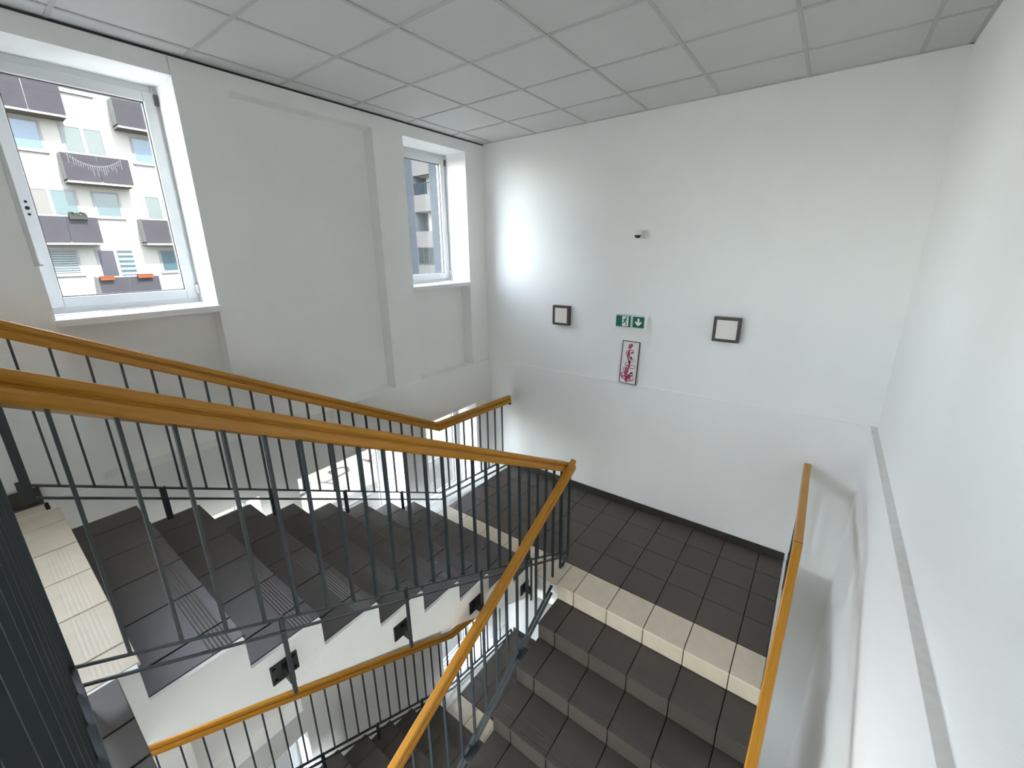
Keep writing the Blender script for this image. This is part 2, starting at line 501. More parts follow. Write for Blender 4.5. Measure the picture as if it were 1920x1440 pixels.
NL = 9
PIT, RIS = 0.3115, (ZL - ZU) / -9
Y0L = 0.113
def floor_level(name, z, label):
    f = boxes(name, [(XL2, XR2, -2.3, -0.19, z - 0.32, z - 0.014), (XL2, -1.722, -0.19, Y0L - OV, z - 0.32, z - 0.014), (-1.722, XR2, -0.19, 0.045, z - 0.32, z - 0.014)], M['stringer'])
    tag(f, label, kind='structure')
    boxes('mortar_bed', [(XL2 + .002, XR2 - .002, -2.29, -0.19, z - 0.02, z - 0.011), (-1.70, XR2 - .002, -0.2, 0.035, z - 0.02, z - 0.011), (XL2 + .002, -1.73, -0.2, Y0L - OV - .01, z - .02, z - .011)], M['grout'], f)
    tile_row(f, 'floor_tile', FX, Y0L, z, 0.30, 0.013, M['beige'])
    tile_row(f, 'floor_tile', [-3.455, -3.34], 0.063, z, 0.25, 0.011, M['beige'])
    tile_row(f, 'floor_tile', [XL2 + .01, -3.455], 0.068, z, 0.26, 0.011, M['tile'])
    tile_row(f, 'floor_tile', [-1.728] + RX + [0.37, XR2], 0.05, z, 0.235, 0.013, M['tile'])
    for r in range(3):
        tile_row(f, 'floor_tile', [XL2 + .01] + LX[:-1] + [0.178, XR2 - .005], -0.19 - 0.305 * r, z, 0.30, 0.013, M['tile'])
    return f
fu = floor_level('floor', ZU, 'upper floor of dark tiles with a beige row at the head of the stairs')
boxes('baseboard_left', [(XL2, XL2 + 0.012, -2.3, 0.068, ZU, ZU + 0.10)], M['base'])['kind'] = 'structure'
fl0 = floor_level('floor_lower', ZU + DZ, 'floor one storey down under the upper floor')
fu2 = boxes('beam', [(XL2, -1.715, -0.26, 0.033, ZU - 0.62, ZU - 0.32)], M['stringer'], fu)

def landing(name, z, label, full=True):
    f = boxes(name, [(-3.33, 0.09, 2.69, YB, z - 0.30, z - 0.014), (-3.33, -3.14, 2.66, YB, z - 0.014, z + 0.001), (0.07, 0.09, 2.66, YB, z - 0.014, z + 0.001)], M['stringer'])
    tag(f, label, kind='structure')
    boxes('mortar_bed', [(-3.135, 0.066, 2.67, YB, z - 0.02, z - 0.010)], M['grout'], f)
    tile_row(f, 'floor_tile', [-3.33] + FX[1:-1] + [-1.735], 2.644, z, 0.296, 0.013, M['beige'], rot=True)
    tile_row(f, 'floor_tile', [-1.735, -1.512], 2.644, z, 0.296, 0.013, M['beige'], rot=True)
    tile_row(f, 'floor_tile', RX, 2.650, z, 0.29, 0.015, M['beige'], rot=True)
    for r in range(4):
        y = 2.944 + 0.3075 * r
        for a, b in zip(LX[:-1], LX[1:]):
            link('floor_tile', tile_mesh(b - a - GAP, 0.3035, 0.013, M['tile']), f, Vector(((a + b) / 2, y + 0.3035, z + random.uniform(-.0005, .0005))) - off(f))
    bb = boxes('baseboard_back' if full else 'baseboard_lower', [(-3.14, 0.07, YB - 0.016, YB - .01, z, z + 0.07)], M['grout']); bb['kind'] = 'structure'
    for a, b in zip(LX[:-1], LX[1:]):
        o = link('base_tile', riser_mesh(b - a - 0.003, 0.075, 0.010, M['base']), bb, Vector(((a + b) / 2, YB - 0.022, z + 0.077)) - off(bb))
        o.rotation_euler = (0, 0, math.pi)
    return f
landing('floor_landing', ZL, 'half landing of brown grey tiles with a beige front row')
landing('floor_landing_lower', ZL + DZ, 'lower half landing of brown grey tiles with a beige row, one storey down', False)

flight('flight of dark tiled stairs with white stringer going down from the upper floor at left', FX, [(-1.735, -1.716), (-3.345, -3.33)], Y0L, ZU, 1, 9, PIT, RIS, -0.05)
flight('dark tiled stairs at lower right with a beige top riser, below the half landing', RX, [(-1.511, -1.500), (0.068, 0.09)], 2.650, ZL, -1, 9, 0.3095, (ZU + DZ - ZL) / -9, 2.75, beige_top_riser=True)
flight('lowest flight of nearly black stairs seen under the upper flight', FX, [(-1.735, -1.716), (-3.345, -3.33)], Y0L, ZU + DZ, 1, 9, PIT, RIS, -0.05)

# ------------------------------------------------------------------ railings
HALF = [(.0180, 0), (.0225, -.003), (.0252, -.009), (.0260, -.018), (.0250, -.029), (.0195, -.037), (.0105, -.041), (.0105, -.047),
        (.0195, -.051), (.0238, -.058), (.0258, -.067), (.0258, -.090), (.021, -.100)]
PROF = [(-HALF[0][0], 0.0)] + HALF + [(-u, v) for u, v in HALF[:0:-1]]

def sweep(name, path, prof, m, parent, smooth=True, endcut=0.0):
    """profile (side, up) swept along a polyline, sections vertical and mitred in plan"""
    bm = bmesh.new()
    rings = []
    n = len(path)
    pv = [Vector(p) for p in path]
    for i in range(n):
        def hd(a, b):
            d = b - a; d.z = 0
            return d.normalized()
        if i == 0: d1 = d2 = hd(pv[0], pv[1])
        elif i == n - 1: d1 = d2 = hd(pv[-2], pv[-1])
        else: d1, d2 = hd(pv[i - 1], pv[i]), hd(pv[i], pv[i + 1])
        s1 = Vector((d1.y, -d1.x, 0)); s2 = Vector((d2.y, -d2.x, 0))
        s = (s1 + s2).normalized(); s = s / max(0.3, s.dot(s1))
        rings.append([bm.verts.new(pv[i] + s * u + Vector((0, 0, v))) for u, v in prof])
    k = len(prof)
    uvl = bm.loops.layers.uv.new('UVMap')
    per = [0.0]
    for j in range(k): per.append(per[-1] + math.dist(prof[j], prof[(j + 1) % k]))
    run = [0.0]
    for i in range(n - 1): run.append(run[-1] + (pv[i + 1] - pv[i]).length)
    for i, (a, b) in enumerate(zip(rings[:-1], rings[1:])):
        for j in range(k):
            f = bm.faces.new((a[j], a[(j + 1) % k], b[(j + 1) % k], b[j]))
            for lp, uv in zip(f.loops, ((per[j], run[i]), (per[j + 1], run[i]), (per[j + 1], run[i + 1]), (per[j], run[i + 1]))):
                lp[uvl].uv = uv
    caps = [bm.faces.new(rings[0]), bm.faces.new(rings[-1][::-1])]
    if endcut:
        es = set(e for f in caps for e in f.edges)
        bmesh.ops.bevel(bm, geom=list(es), offset=endcut, segments=2, profile=0.6, affect='EDGES')
    me = mesh(name, bm, m)
    if smooth:
        for p in me.polygons: p.use_smooth = True
        try:
            me.set_sharp_from_angle(angle=math.radians(34))
        except Exception:
            pass
    return link(name, me, parent, -off(parent))

FLAT = [(-.012, 0), (.012, 0), (.012, -.010), (-.012, -.010)]

def lerp_z(seg, t):
    return seg[0] + (seg[1] - seg[0]) * t

def baluster(parent, x, y, zb, zt, along='y', w=0.010, d=0.022):
    o = link('baluster', unit_box(M['metal']), parent, Vector((x, y, zb)) - off(parent))
    o.scale = (d, w, zt - zb) if along == 'y' else (w, d, zt - zb)
    return o

def post(parent, x, y, zb, zt, side, xface, zp, w=0.018, pw=0.118, ph=0.10):
    """post standing off a stringer face, with bolted plate (side=+1: face lies at smaller x)"""
    p = boxes('post', [(x - .006, x + .006, y - w / 2, y + w / 2, zb, zt)], M['metal'], parent, bevel=0.001)
    bm = bmesh.new()
    a, b = sorted((xface, xface + side * 0.008))
    add_box(bm, a, b, y - pw / 2, y + pw / 2, zp - ph / 2, zp + ph / 2)
    a2, b2 = sorted((xface + side * 0.008, x))
    add_box(bm, a2, b2, y - 0.012, y + 0.012, zp - 0.03, zp + 0.03)
    for dy in (-.043, .043):
        for dz in (-.033, .033):
            bmesh.ops.create_cone(bm, cap_ends=True, segments=8, radius1=.008, radius2=.008, depth=.010,
                                  matrix=Matrix.Translation((xface + side * .012, y + dy, zp + dz)) @ Matrix.Rotation(math.pi / 2, 4, 'Y'))
    link('bracket_plate', mesh('bracket_plate', bm, M['plate']), p, -off(p))
    return p

def seg_balusters(parent, p0, p1, low, hand, first, step, count, along='y'):
    """balusters on a straight run; low/hand: functions of the running coordinate"""
    for k in range(count):
        t = first + step * k
        if along == 'y':
            f = (t - p0[1]) / (p1[1] - p0[1])
            x = p0[0] + (p1[0] - p0[0]) * f
            baluster(parent, x, t, low(t), hand(t), 'y')
        else:
            f = (t - p0[0]) / (p1[0] - p0[0])
            y = p0[1] + (p1[1] - p0[1]) * f
            baluster(parent, t, y, low(t), hand(t), 'x')

# --- outer left railing of the flight (C), also one storey down
def outer_left(dz, label):
    r = empty('stair_railing', (-3.26, 0.03, ZU + dz), label, 'railing', 'railings of the staircase')
    A, B_, D_ = (-3.270, -0.04, -0.195 + dz), (-3.252, 2.957, -1.818 + dz), (-3.115, 4.12, -1.803 + dz)
    sweep('handrail', [A, B_, D_], PROF, M['wood'], r, smooth=False, endcut=0.004)
    hs = (B_[2] - A[2]) / (B_[1] - A[1])
    hand = lambda y: A[2] + hs * (y - A[1]) - 0.094
    l1 = [(-3.270, 0.0, -1.150 + dz), (-3.252, 2.93, -2.69 + dz), (-3.115, 4.08, -2.690 + dz)]
    l2 = [(-3.270, 0.025, -1.240 + dz), (-3.252, 2.93, -2.778 + dz), (-3.115, 4.08, -2.775 + dz)]
    sweep('bottom_rail', l1, FLAT, M['metal'], r, smooth=False)
    sweep('bottom_rail', l2, FLAT, M['metal'], r, smooth=False)
    ls = (l1[1][2] - l1[0][2]) / (l1[1][1] - l1[0][1])
    low = lambda y: l1[0][2] + ls * (y - l1[0][1]) - .004
    seg_balusters(r, A, B_, low, hand, 0.137, 0.1295, 22)
    # on the landing edge
    seg_balusters(r, B_, D_, lambda y: -2.694 + dz, lambda y: -1.885 + dz, 3.07, 0.1285, 8)
    # U-shaped end by the wall and hand rail end hook
    boxes('end_loop', [(-3.124, -3.106, 4.07, 4.084, -2.785 + dz, -2.69 + dz)], M['plate'], r)
    boxes('rail_hook', [(-3.123, -3.107, 4.098, 4.135, -1.93 + dz, -1.885 + dz)], M['plate'], r)
    # newel post on the upper floor
    boxes('post', [(-3.276, -3.264, 0.005, 0.042, -1.262 + dz, -0.27 + dz)], M['metal'], r, bevel=0.001)
    boxes('post_foot', [(-3.280, -3.260, -0.012, 0.030, -1.272 + dz, -1.14 + dz)], M['metal'], r, bevel=0.001)
    for y in (0.556, 1.18, 1.785, 2.405):
        post(r, -3.352 + .006, y, low(y) - 0.34, low(y) + 0.005, 1, -3.345, low(y) - 0.30) if False else None
        z1 = low(y)
        boxes('post', [(-3.275, -3.262, y - .017, y + .017, z1 - 0.235, z1 + .003)], M['metal'], r, bevel=.001)
    return r
outer_left(0.0, 'upper wooden handrail with thin bars on the window side of the upper stairs')
outer_left(DZ - 0.02, 'lower wooden handrail with thin bars seen under the upper stairs, one storey down')

# --- inner railing of the left flight plus the upper floor edge (A)
def inner_left(dz, label, with_edge):
    x = -1.64
    r = empty('stair_railing', (x, -0.03, ZU + dz), label, 'railing', 'railings of the staircase')
    sl = -0.5275
    zt = lambda y: -0.262 + sl * (y - 0.043) + dz
    path = [(x, -0.060, zt(-0.060)), (x, 3.012, -1.816 - .01 + dz)]
    if with_edge:
        path = [(0.105, -0.088, zt(-0.060)), (x, -0.078, zt(-0.060)), (x, 3.012, -1.826 + dz)]
    sweep('handrail', path, PROF, M['wood'], r, smooth=False, endcut=0.005)
    hand = lambda y: zt(y) - 0.094
    l1 = lambda y: -1.186 - 0.529 * (y + 0.012) + dz
    l2 = lambda y: -1.259 - 0.523 * (y + 0.012) + dz
    for l in (l1, l2):
        p = [(x, -0.025, l(-0.025)), (x, 2.90, l(2.90))]
        if with_edge: p = [(0.105, -0.040, l(-0.025))] + [(x, -0.034, l(-0.025)), (x, 2.90, l(2.90))]
        sweep('bottom_rail', p, FLAT, M['metal'], r, smooth=False)
    seg_balusters(r, (x, -.03, 0), (x, 3, 0), lambda y: l1(y) - .004, hand, 0.092, 0.1285, 23)
    for y in (0.535, 1.172, 1.808, 2.44):
        post(r, x, y, l1(y) - 0.43, l1(y) + .003, 1, -1.716, l1(y) - 0.335)
    boxes('post', [(x - .012, x + .012, -0.058, -0.024, -1.37 + dz, zt(-.05) - .07)], M['metal'], r, bevel=.001)
    if with_edge:
        for k in range(13):
            bx = x + 0.128 * (k + 1)
            baluster(r, bx, -0.0505 - .0012 * k, l1(-.025) - .004, zt(-.06) - .09, 'x', w=0.010, d=0.031)
        boxes('post', [(0.09, 0.102, -0.07, -0.04, -1.37, zt(-.05) - .07)], M['metal'], r, bevel=.001)
    return r
inner_left(0.0, 'nearest wooden handrail with grey flat bars on the inner side of the upper stairs', True)
inner_left(DZ, 'inner railing of the lowest stairs, mostly hidden under the right flight', False)

# --- inner railing of the right flight (B)
def inner_right():
    x = -1.585
    r = empty('stair_railing', (x, 3.0, ZL), 'wooden handrail with grey flat bars on the inner side of the right flight', 'railing', 'railings of the staircase')
    zt = lambda y: -1.802 + 0.4975 * (y - 3.02)
    sweep('handrail', [(x, 0.0, zt(0.0)), (x, 3.035, zt(3.035))], PROF, M['wood'], r, smooth=False, endcut=0.005)
    l1 = lambda y: -2.772 + 0.502 * (y - 2.974)
    l2 = lambda y: l1(y) - 0.080
    for l in (l1, l2):
        sweep('bottom_rail', [(x, 0.05, l(0.05)), (x, 2.985, l(2.985))], FLAT, M['metal'], r, smooth=False)
    seg_balusters(r, (x, 0, 0), (x, 3, 0), lambda y: l1(y) - .004, lambda y: zt(y) - .094, 2.974 - 0.1363 * 20, 0.1363, 21)
    for y in (2.76, 2.18, 1.55, 0.92):
        p = boxes('post', [(x - .006, x + .006, y - .017, y + .017, l1(y) - .20, l1(y) + .003)], M['metal'], r, bevel=.001)
        boxes('bracket_plate', [(x + .006, -1.513, y - .06, y + .06, l1(y) - .15, l1(y) - .035)], M['plate'] if y > 2.6 else M['metal'], p)
    return r
inner_right()

# --- outer railing of the right flight (D)
def outer_right():
    r = empty('stair_railing', (0.1, 4.1, ZL), 'wooden handrail along the right edge of the landing, near the right wall', 'railing', 'railings of the staircase')
    y1 = 2.875
    A, B_, D_ = (0.100, 4.135, -1.792), (0.1045, y1, -1.789), (0.035, 0.9, -1.789 - 0.5235 * (y1 - 0.9))
    sweep('handrail', [D_, B_, A], PROF, M['wood'], r, smooth=False, endcut=0.004)
    hs = (B_[2] - D_[2]) / (B_[1] - D_[1])
    hand = lambda y: D_[2] + hs * (y - D_[1]) - 0.094
    low = lambda y: hand(y) - 0.80
    xa = lambda y: D_[0] + (B_[0] - D_[0]) * (y - D_[1]) / (B_[1] - D_[1])
    for dd in (0.0, -0.085):
        sweep('bottom_rail', [(D_[0] + .012, D_[1], low(D_[1]) + dd), (B_[0] + .004, B_[1], low(B_[1]) + dd), (A[0] + .002, 4.09, low(B_[1]) + dd)], FLAT, M['metal'], r, smooth=False)
    for k in range(14):
        y = 1.05 + 0.13 * k
        baluster(r, xa(y) + .008, y, low(y) - .004, hand(y), 'y')
    for k in range(9):
        baluster(r, 0.104, 2.98 + 0.1285 * k, low(B_[1]) - .004, -1.87, 'y')
    for y in (1.3, 2.0, 2.7):
        boxes('post', [(xa(y) + .003, xa(y) + .014, y - .017, y + .017, low(y) - .3, low(y) + .003)], M['metal'], r, bevel=.001)
    for y in (3.3, 3.95):
        boxes('post', [(.094, .108, y - .017, y + .017, low(B_[1]) - .3, low(B_[1]) + .003)], M['metal'], r, bevel=.001)
    sl = boxes('joint_line', [(B_[0] - .0242, B_[0] + .0242, y1 - .0015, y1 + .0015, -1.891, -1.788)], M['ink2'], r)
    return r
outer_right()

# ------------------------------------------------------------------ things on the back wall
YW = YB
def wall_lamp(x0, x1, z0, z1, label):
    t = empty('wall_lamp', ((x0 + x1) / 2, YW, z0), label, 'lamp', 'square wall lamps')
    y0 = YW - 0.05
    f = 0.026
    boxes('lamp_frame', [(x0, x0 + f, y0, YW, z0, z1), (x1 - f, x1, y0, YW, z0, z1), (x0 + f, x1 - f, y0, YW, z0, z0 + f), (x0 + f, x1 - f, y0, YW, z1 - f, z1)], M['taupe'], t, bevel=.003)
    boxes('diffuser', [(x0 + f, x1 - f, y0 + .006, YW - .002, z0 + f, z1 - f)], M['opal'], t)
wall_lamp(-2.490, -2.278, -0.812, -0.592, 'square taupe wall lamp with white front, left of the green exit sign')
wall_lamp(-0.785, -0.562, -0.812, -0.588, 'square taupe wall lamp with white front, right of the green exit sign')

ex = empty('exit_sign', (-1.555, YW, -0.758), 'green emergency exit sign with running figure and down arrow above the small picture', 'sign')
yf = YW - 0.05
boxes('housing', [(-1.722, -1.402, yf, YW, -0.764, -0.640)], M['housing'], ex, bevel=.008)
boxes('end_cap', [(-1.418, -1.396, yf - .002, YW, -0.766, -0.638)], M['signwhite'], ex, bevel=.004)
g1 = boxes('sign_panel', [(-1.716, -1.564, yf - .004, yf + .001, -0.757, -0.646)], M['green'], ex)
g2 = boxes('sign_panel', [(-1.537, -1.422, yf - .004, yf + .001, -0.756, -0.648)], M['green'], ex)
def flatpoly(name, polys, y, t, m, parent):
    bm = bmesh.new()
    for p in polys: prism(bm, p, 'y', y - t, y)
    return link(name, mesh(name, bm, m), parent, -off(parent))
# white doorway with the running figure
dx, dz0 = -1.650, -0.752
flatpoly('door_symbol', [[(dx, dz0), (dx + .066, dz0), (dx + .066, dz0 + .100), (dx, dz0 + .100)]], yf - .004, .001, M['signwhite'], g1)
def circ(x, z, r, n=12): return [(x + r * math.cos(2 * math.pi * i / n), z + r * math.sin(2 * math.pi * i / n)) for i in range(n)]
def limb(a, b, w):
    v = Vector((b[0] - a[0], b[1] - a[1])).normalized(); p = (-v.y * w / 2, v.x * w / 2)
    return [(a[0] + p[0], a[1] + p[1]), (b[0] + p[0], b[1] + p[1]), (b[0] - p[0], b[1] - p[1]), (a[0] - p[0], a[1] - p[1])]
rx, rz = dx + .030, dz0 + .052
flatpoly('running_figure', [circ(rx + .014, rz + .035, .0085), limb((rx + .009, rz + .026), (rx - .006, rz - .004), .017),
    limb((rx + .006, rz + .022), (rx - .014, rz + .018), .007), limb((rx - .014, rz + .018), (rx - .022, rz + .006), .006),
    limb((rx + .008, rz + .022), (rx + .020, rz + .008), .007), limb((rx + .020, rz + .008), (rx + .031, rz + .012), .006),
    limb((rx - .004, rz), (rx + .014, rz - .018), .010), limb((rx + .014, rz - .018), (rx + .012, rz - .046), .009),
    limb((rx - .006, rz), (rx - .014, rz - .020), .010), limb((rx - .014, rz - .020), (rx - .036, rz - .022), .009)], yf - .005, .001, M['green'], g1)
ax, az = -1.4795, -0.702
flatpoly('arrow_symbol', [[(ax - .010, az + .038), (ax + .010, az + .038), (ax + .010, az - .008), (ax + .030, az + .012), (ax + .034, az + .002), (ax + .034, az - .008),
                           (ax, az - .040), (ax - .034, az - .008), (ax - .034, az + .002), (ax - .030, az + .012), (ax - .010, az - .008)]], yf - .004, .001, M['signwhite'], g2)

pic = empty('framed_picture', (-1.565, YW - 0.02, -1.374), 'small crimson ink picture in a thin black frame under the exit sign', 'picture')
pw, ph = 0.186, 0.462
o_ = Vector((0, 0, 0))
def rel(name, bl, m, parent, bevel=0):
    bm = bmesh.new()
    for b in bl: add_box(bm, *b)
    return link(name, mesh(name, bm, m, bevel=bevel), parent)
f = 0.006
rel('frame', [(-pw / 2, -pw / 2 + f, -.009, .009, 0, ph), (pw / 2 - f, pw / 2, -.009, .009, 0, ph), (-pw / 2 + f, pw / 2 - f, -.009, .009, 0, f), (-pw / 2 + f, pw / 2 - f, -.009, .009, ph - f, ph)], M['black'], pic)
cv = rel('canvas', [(-pw / 2 + f, pw / 2 - f, -.004, .006, f, ph - f)], M['canvas'], pic)
# ink loops: flat ribbons following ellipses and strokes along a stem
def ribbon(bm, pts, w):
    n = len(pts)
    L, Rr = [], []
    for i, p in enumerate(pts):
        a = Vector(pts[max(0, i - 1)]); b = Vector(pts[min(n - 1, i + 1)])
        d = (b - a).normalized(); nn = Vector((-d.y, d.x))
        ww = w * (0.55 + 0.45 * math.sin(math.pi * i / (n - 1)))
        L.append(bm.verts.new((p[0] + nn.x * ww, -.0046, p[1] + nn.y * ww))); Rr.append(bm.verts.new((p[0] - nn.x * ww, -.0046, p[1] - nn.y * ww)))
    for i in range(n - 1): bm.faces.new((L[i], L[i + 1], Rr[i + 1], Rr[i]))
bm = bmesh.new(); bm2 = bmesh.new()
def ell(b, cx, cz, ra, rb, ang, w, t0=0, t1=1):
    pts = []
    for i in range(19):
        t = 2 * math.pi * (t0 + (t1 - t0) * i / 18)
        px, pz = ra * math.cos(t), rb * math.sin(t)
        pts.append((cx + px * math.cos(ang) - pz * math.sin(ang), cz + px * math.sin(ang) + pz * math.cos(ang)))
    ribbon(b, pts, w)
def stroke(b, pts, w): ribbon(b, pts, w)
k = ph / 460.0
def q(x, z): return ((x - 0) * pw / 190.0, z * k)   # picture units: x about the middle (+-95), z 0..460
for (x, z, ra, rb, an, w) in [(-5, 410, 12, 20, .3, 4), (-14, 395, 10, 18, -.2, 3), (10, 418, 9, 9, 0, 4), (10, 350, 26, 16, .2, 4), (-30, 335, 14, 24, -.3, 2.5),
    (-14, 300, 12, 38, .15, 4), (36, 262, 12, 20, 0, 2.5), (-18, 214, 26, 18, .6, 3), (34, 190, 34, 17, .25, 3), (-6, 190, 24, 14, 1.0, 3), (-34, 150, 22, 28, .5, 3),
    (-18, 140, 16, 30, -.3, 4), (-54, 92, 26, 24, .2, 4), (26, 98, 36, 14, .7, 4), (-6, 78, 30, 20, -.4, 4), (40, 70, 22, 30, .3, 4), (-36, 66, 38, 18, -.3, 4), (6, 46, 26, 16, .2, 4), (-14, 50, 12, 30, 0, 4)]:
    cx, cz = q(x, z); ell(bm, cx, cz, ra * k, rb * k, an, w * k * 1.25)
stroke(bm, [q(-8, 380), q(-14, 330), q(-20, 290), q(-10, 250), q(2, 220), q(-4, 180), q(-16, 140), q(-14, 90), q(-14, 30)], 6 * k)
for (x, z, ra, rb, an) in [(-12, 402, 7, 16, .3), (-2, 392, 6, 14, -.4), (-24, 342, 5, 16, -.3), (-14, 318, 6, 22, .1), (-2, 240, 8, 16, .2), (-30, 150, 9, 20, .4), (-12, 128, 9, 18, -.2), (-24, 108, 14, 8, .3), (8, 92, 16, 8, .6), (-10, 70, 18, 10, 0), (-34, 82, 12, 6, -.5), (24, 68, 12, 6, .5), (-12, 46, 8, 16, .1)]:
    cx, cz = q(x, z)
    bm.faces.new([bm.verts.new((cx + ra * k * math.cos(t) * math.cos(an) - rb * k * math.sin(t) * math.sin(an), -.0045, cz + ra * k * math.cos(t) * math.sin(an) + rb * k * math.sin(t) * math.cos(an))) for t in [2 * math.pi * i / 12 for i in range(12)]])
for pts in ([(6, 420), (16, 430)], [(12, 345), (32, 338)], [(10, 300), (18, 270)], [(-10, 250), (12, 246)], [(4, 244), (8, 215)], [(20, 110), (46, 134)], [(-20, 72), (10, 84)], [(-46, 110), (-28, 120)]):
    a, b = q(*pts[0]), q(*pts[1]); stroke(bm2, [a, ((a[0] + b[0]) / 2 + .001, (a[1] + b[1]) / 2), b], 11 * k)
for nm_, b_, m_ in (('ink_motif', bm, M['ink']), ('ink_accent', bm2, M['ink2'])): link(nm_, mesh(nm_, b_, m_), cv)['kind'] = 'stuff'
pic.rotation_euler = (math.radians(-1.8), math.radians(1.6), 0)

se = empty('motion_sensor', (-1.525, YW, 0.15), 'small white motion sensor with a black lens, high on the back wall', 'sensor')
boxes('mount', [(-1.533, -1.483, YW - 0.028, YW, 0.105, 0.186)], M['white'], se, bevel=.006)
boxes('arm', [(-1.527, -1.497, YW - 0.07, YW - .02, 0.13, 0.168)], M['white'], se, bevel=.006)
def lathe(name, prof, seg, m, parent, loc):
    bm = bmesh.new()
    rings = []
    for r, z in prof:
        rings.append([bm.verts.new((r * math.cos(2 * math.pi * i / seg), r * math.sin(2 * math.pi * i / seg), z)) for i in range(seg)])
    for a, b in zip(rings[:-1], rings[1:]):
        for i in range(seg): bm.faces.new((a[i], a[(i + 1) % seg], b[(i + 1) % seg], b[i]))
    bm.faces.new(rings[0]); bm.faces.new(rings[-1])
    return link(name, mesh(name, bm, m, smooth=True), parent, Vector(loc) - off(parent))
lathe('sensor_head', [(.034, 0), (.035, .010), (.034, .036), (.028, .046), (.012, .051), (.002, .052)], 20, M['white'], se, (-1.533, YW - 0.095, 0.136))
lathe('lens', [(.004, -.028), (.016, -.025), (.026, -.016), (.032, -.003), (.0325, 0)], 20, M['black'], se, (-1.533, YW - 0.095, 0.136))

# ------------------------------------------------------------------ outside: yard, houses
M['render'] = mat('pale_house_render', (0.068, 0.0665, 0.062), 0.9, noise=0.04, scale=0.8, spec=0)
M['balc'] = mat('violet_grey_balcony_panel', (0.0098, 0.0093, 0.0109), 0.7, noise=0.15, scale=3, spec=0)
M['balcedge'] = mat('balcony_concrete', (0.075, 0.073, 0.067), 0.9, spec=0)
M['hframe'] = mat('house_window_frame', (0.042, 0.042, 0.043), 0.5, spec=0)
M['hteal'] = mat('teal_house_pane', (0.008, 0.016, 0.019), 0.15, spec=0.12)
M['hblue'] = mat('blue_house_pane', (0.012, 0.021, 0.032), 0.15, spec=0.12)
M['hpale'] = mat('pale_curtained_pane', (0.015, 0.0195, 0.019), 0.3, spec=0.12)
M['hgrey'] = mat('grey_curtain_pane', (0.024, 0.023, 0.022), 0.4, spec=0.1)
M['hdark'] = mat('dark_balcony_door', (0.008, 0.0075, 0.010), 0.3, spec=0.1)
M['slat'] = mat('blind_slat', (0.045, 0.047, 0.046), 0.5, spec=0)
M['terra'] = mat('terracotta_planter', (0.040, 0.013, 0.006), 0.7, spec=0)
M['plgrey'] = mat('grey_planter', (0.010, 0.0105, 0.011), 0.6, spec=0)
M['leaf'] = mat('planter_greenery', (0.006, 0.009, 0.004), 0.8, spec=0)
M['wing'] = mat('grey_pink_render', (0.080, 0.0755, 0.072), 0.9, noise=0.09, scale=2, spec=0)
M['wingb'] = mat('blue_grey_render', (0.037, 0.042, 0.047), 0.9, noise=0.14, scale=2, spec=0)
M['loggia'] = mat('brightened_loggia_render', (0.34, 0.33, 0.28), 0.9, spec=0)  # colour lifted to make up for the shade inside the loggias
M['yard'] = mat('pale_yard_asphalt', (0.050, 0.0475, 0.042), 0.95, noise=0.06, scale=1.5, spec=0)
M['mark'] = mat('yard_paint_dark', (0.019, 0.018, 0.018), 0.9, spec=0)
M['line'] = mat('yard_paint_white', (0.075, 0.075, 0.073), 0.9, spec=0)
M['pave'] = mat('reddish_paving', (0.05, 0.030, 0.026), 0.9, noise=0.1, scale=2, spec=0)
M['carpaint'] = mat('silver_car_paint', (0.05, 0.054, 0.058), 0.35, spec=0.1)
M['carglass'] = mat('car_glass', (0.018, 0.025, 0.036), 0.08, spec=0.1)

gr = boxes('ground', [(-60, XO, -40, 60, ZB - 0.2, ZB)], M['yard']); tag(gr, 'pale sunlit yard below the windows', kind='structure')

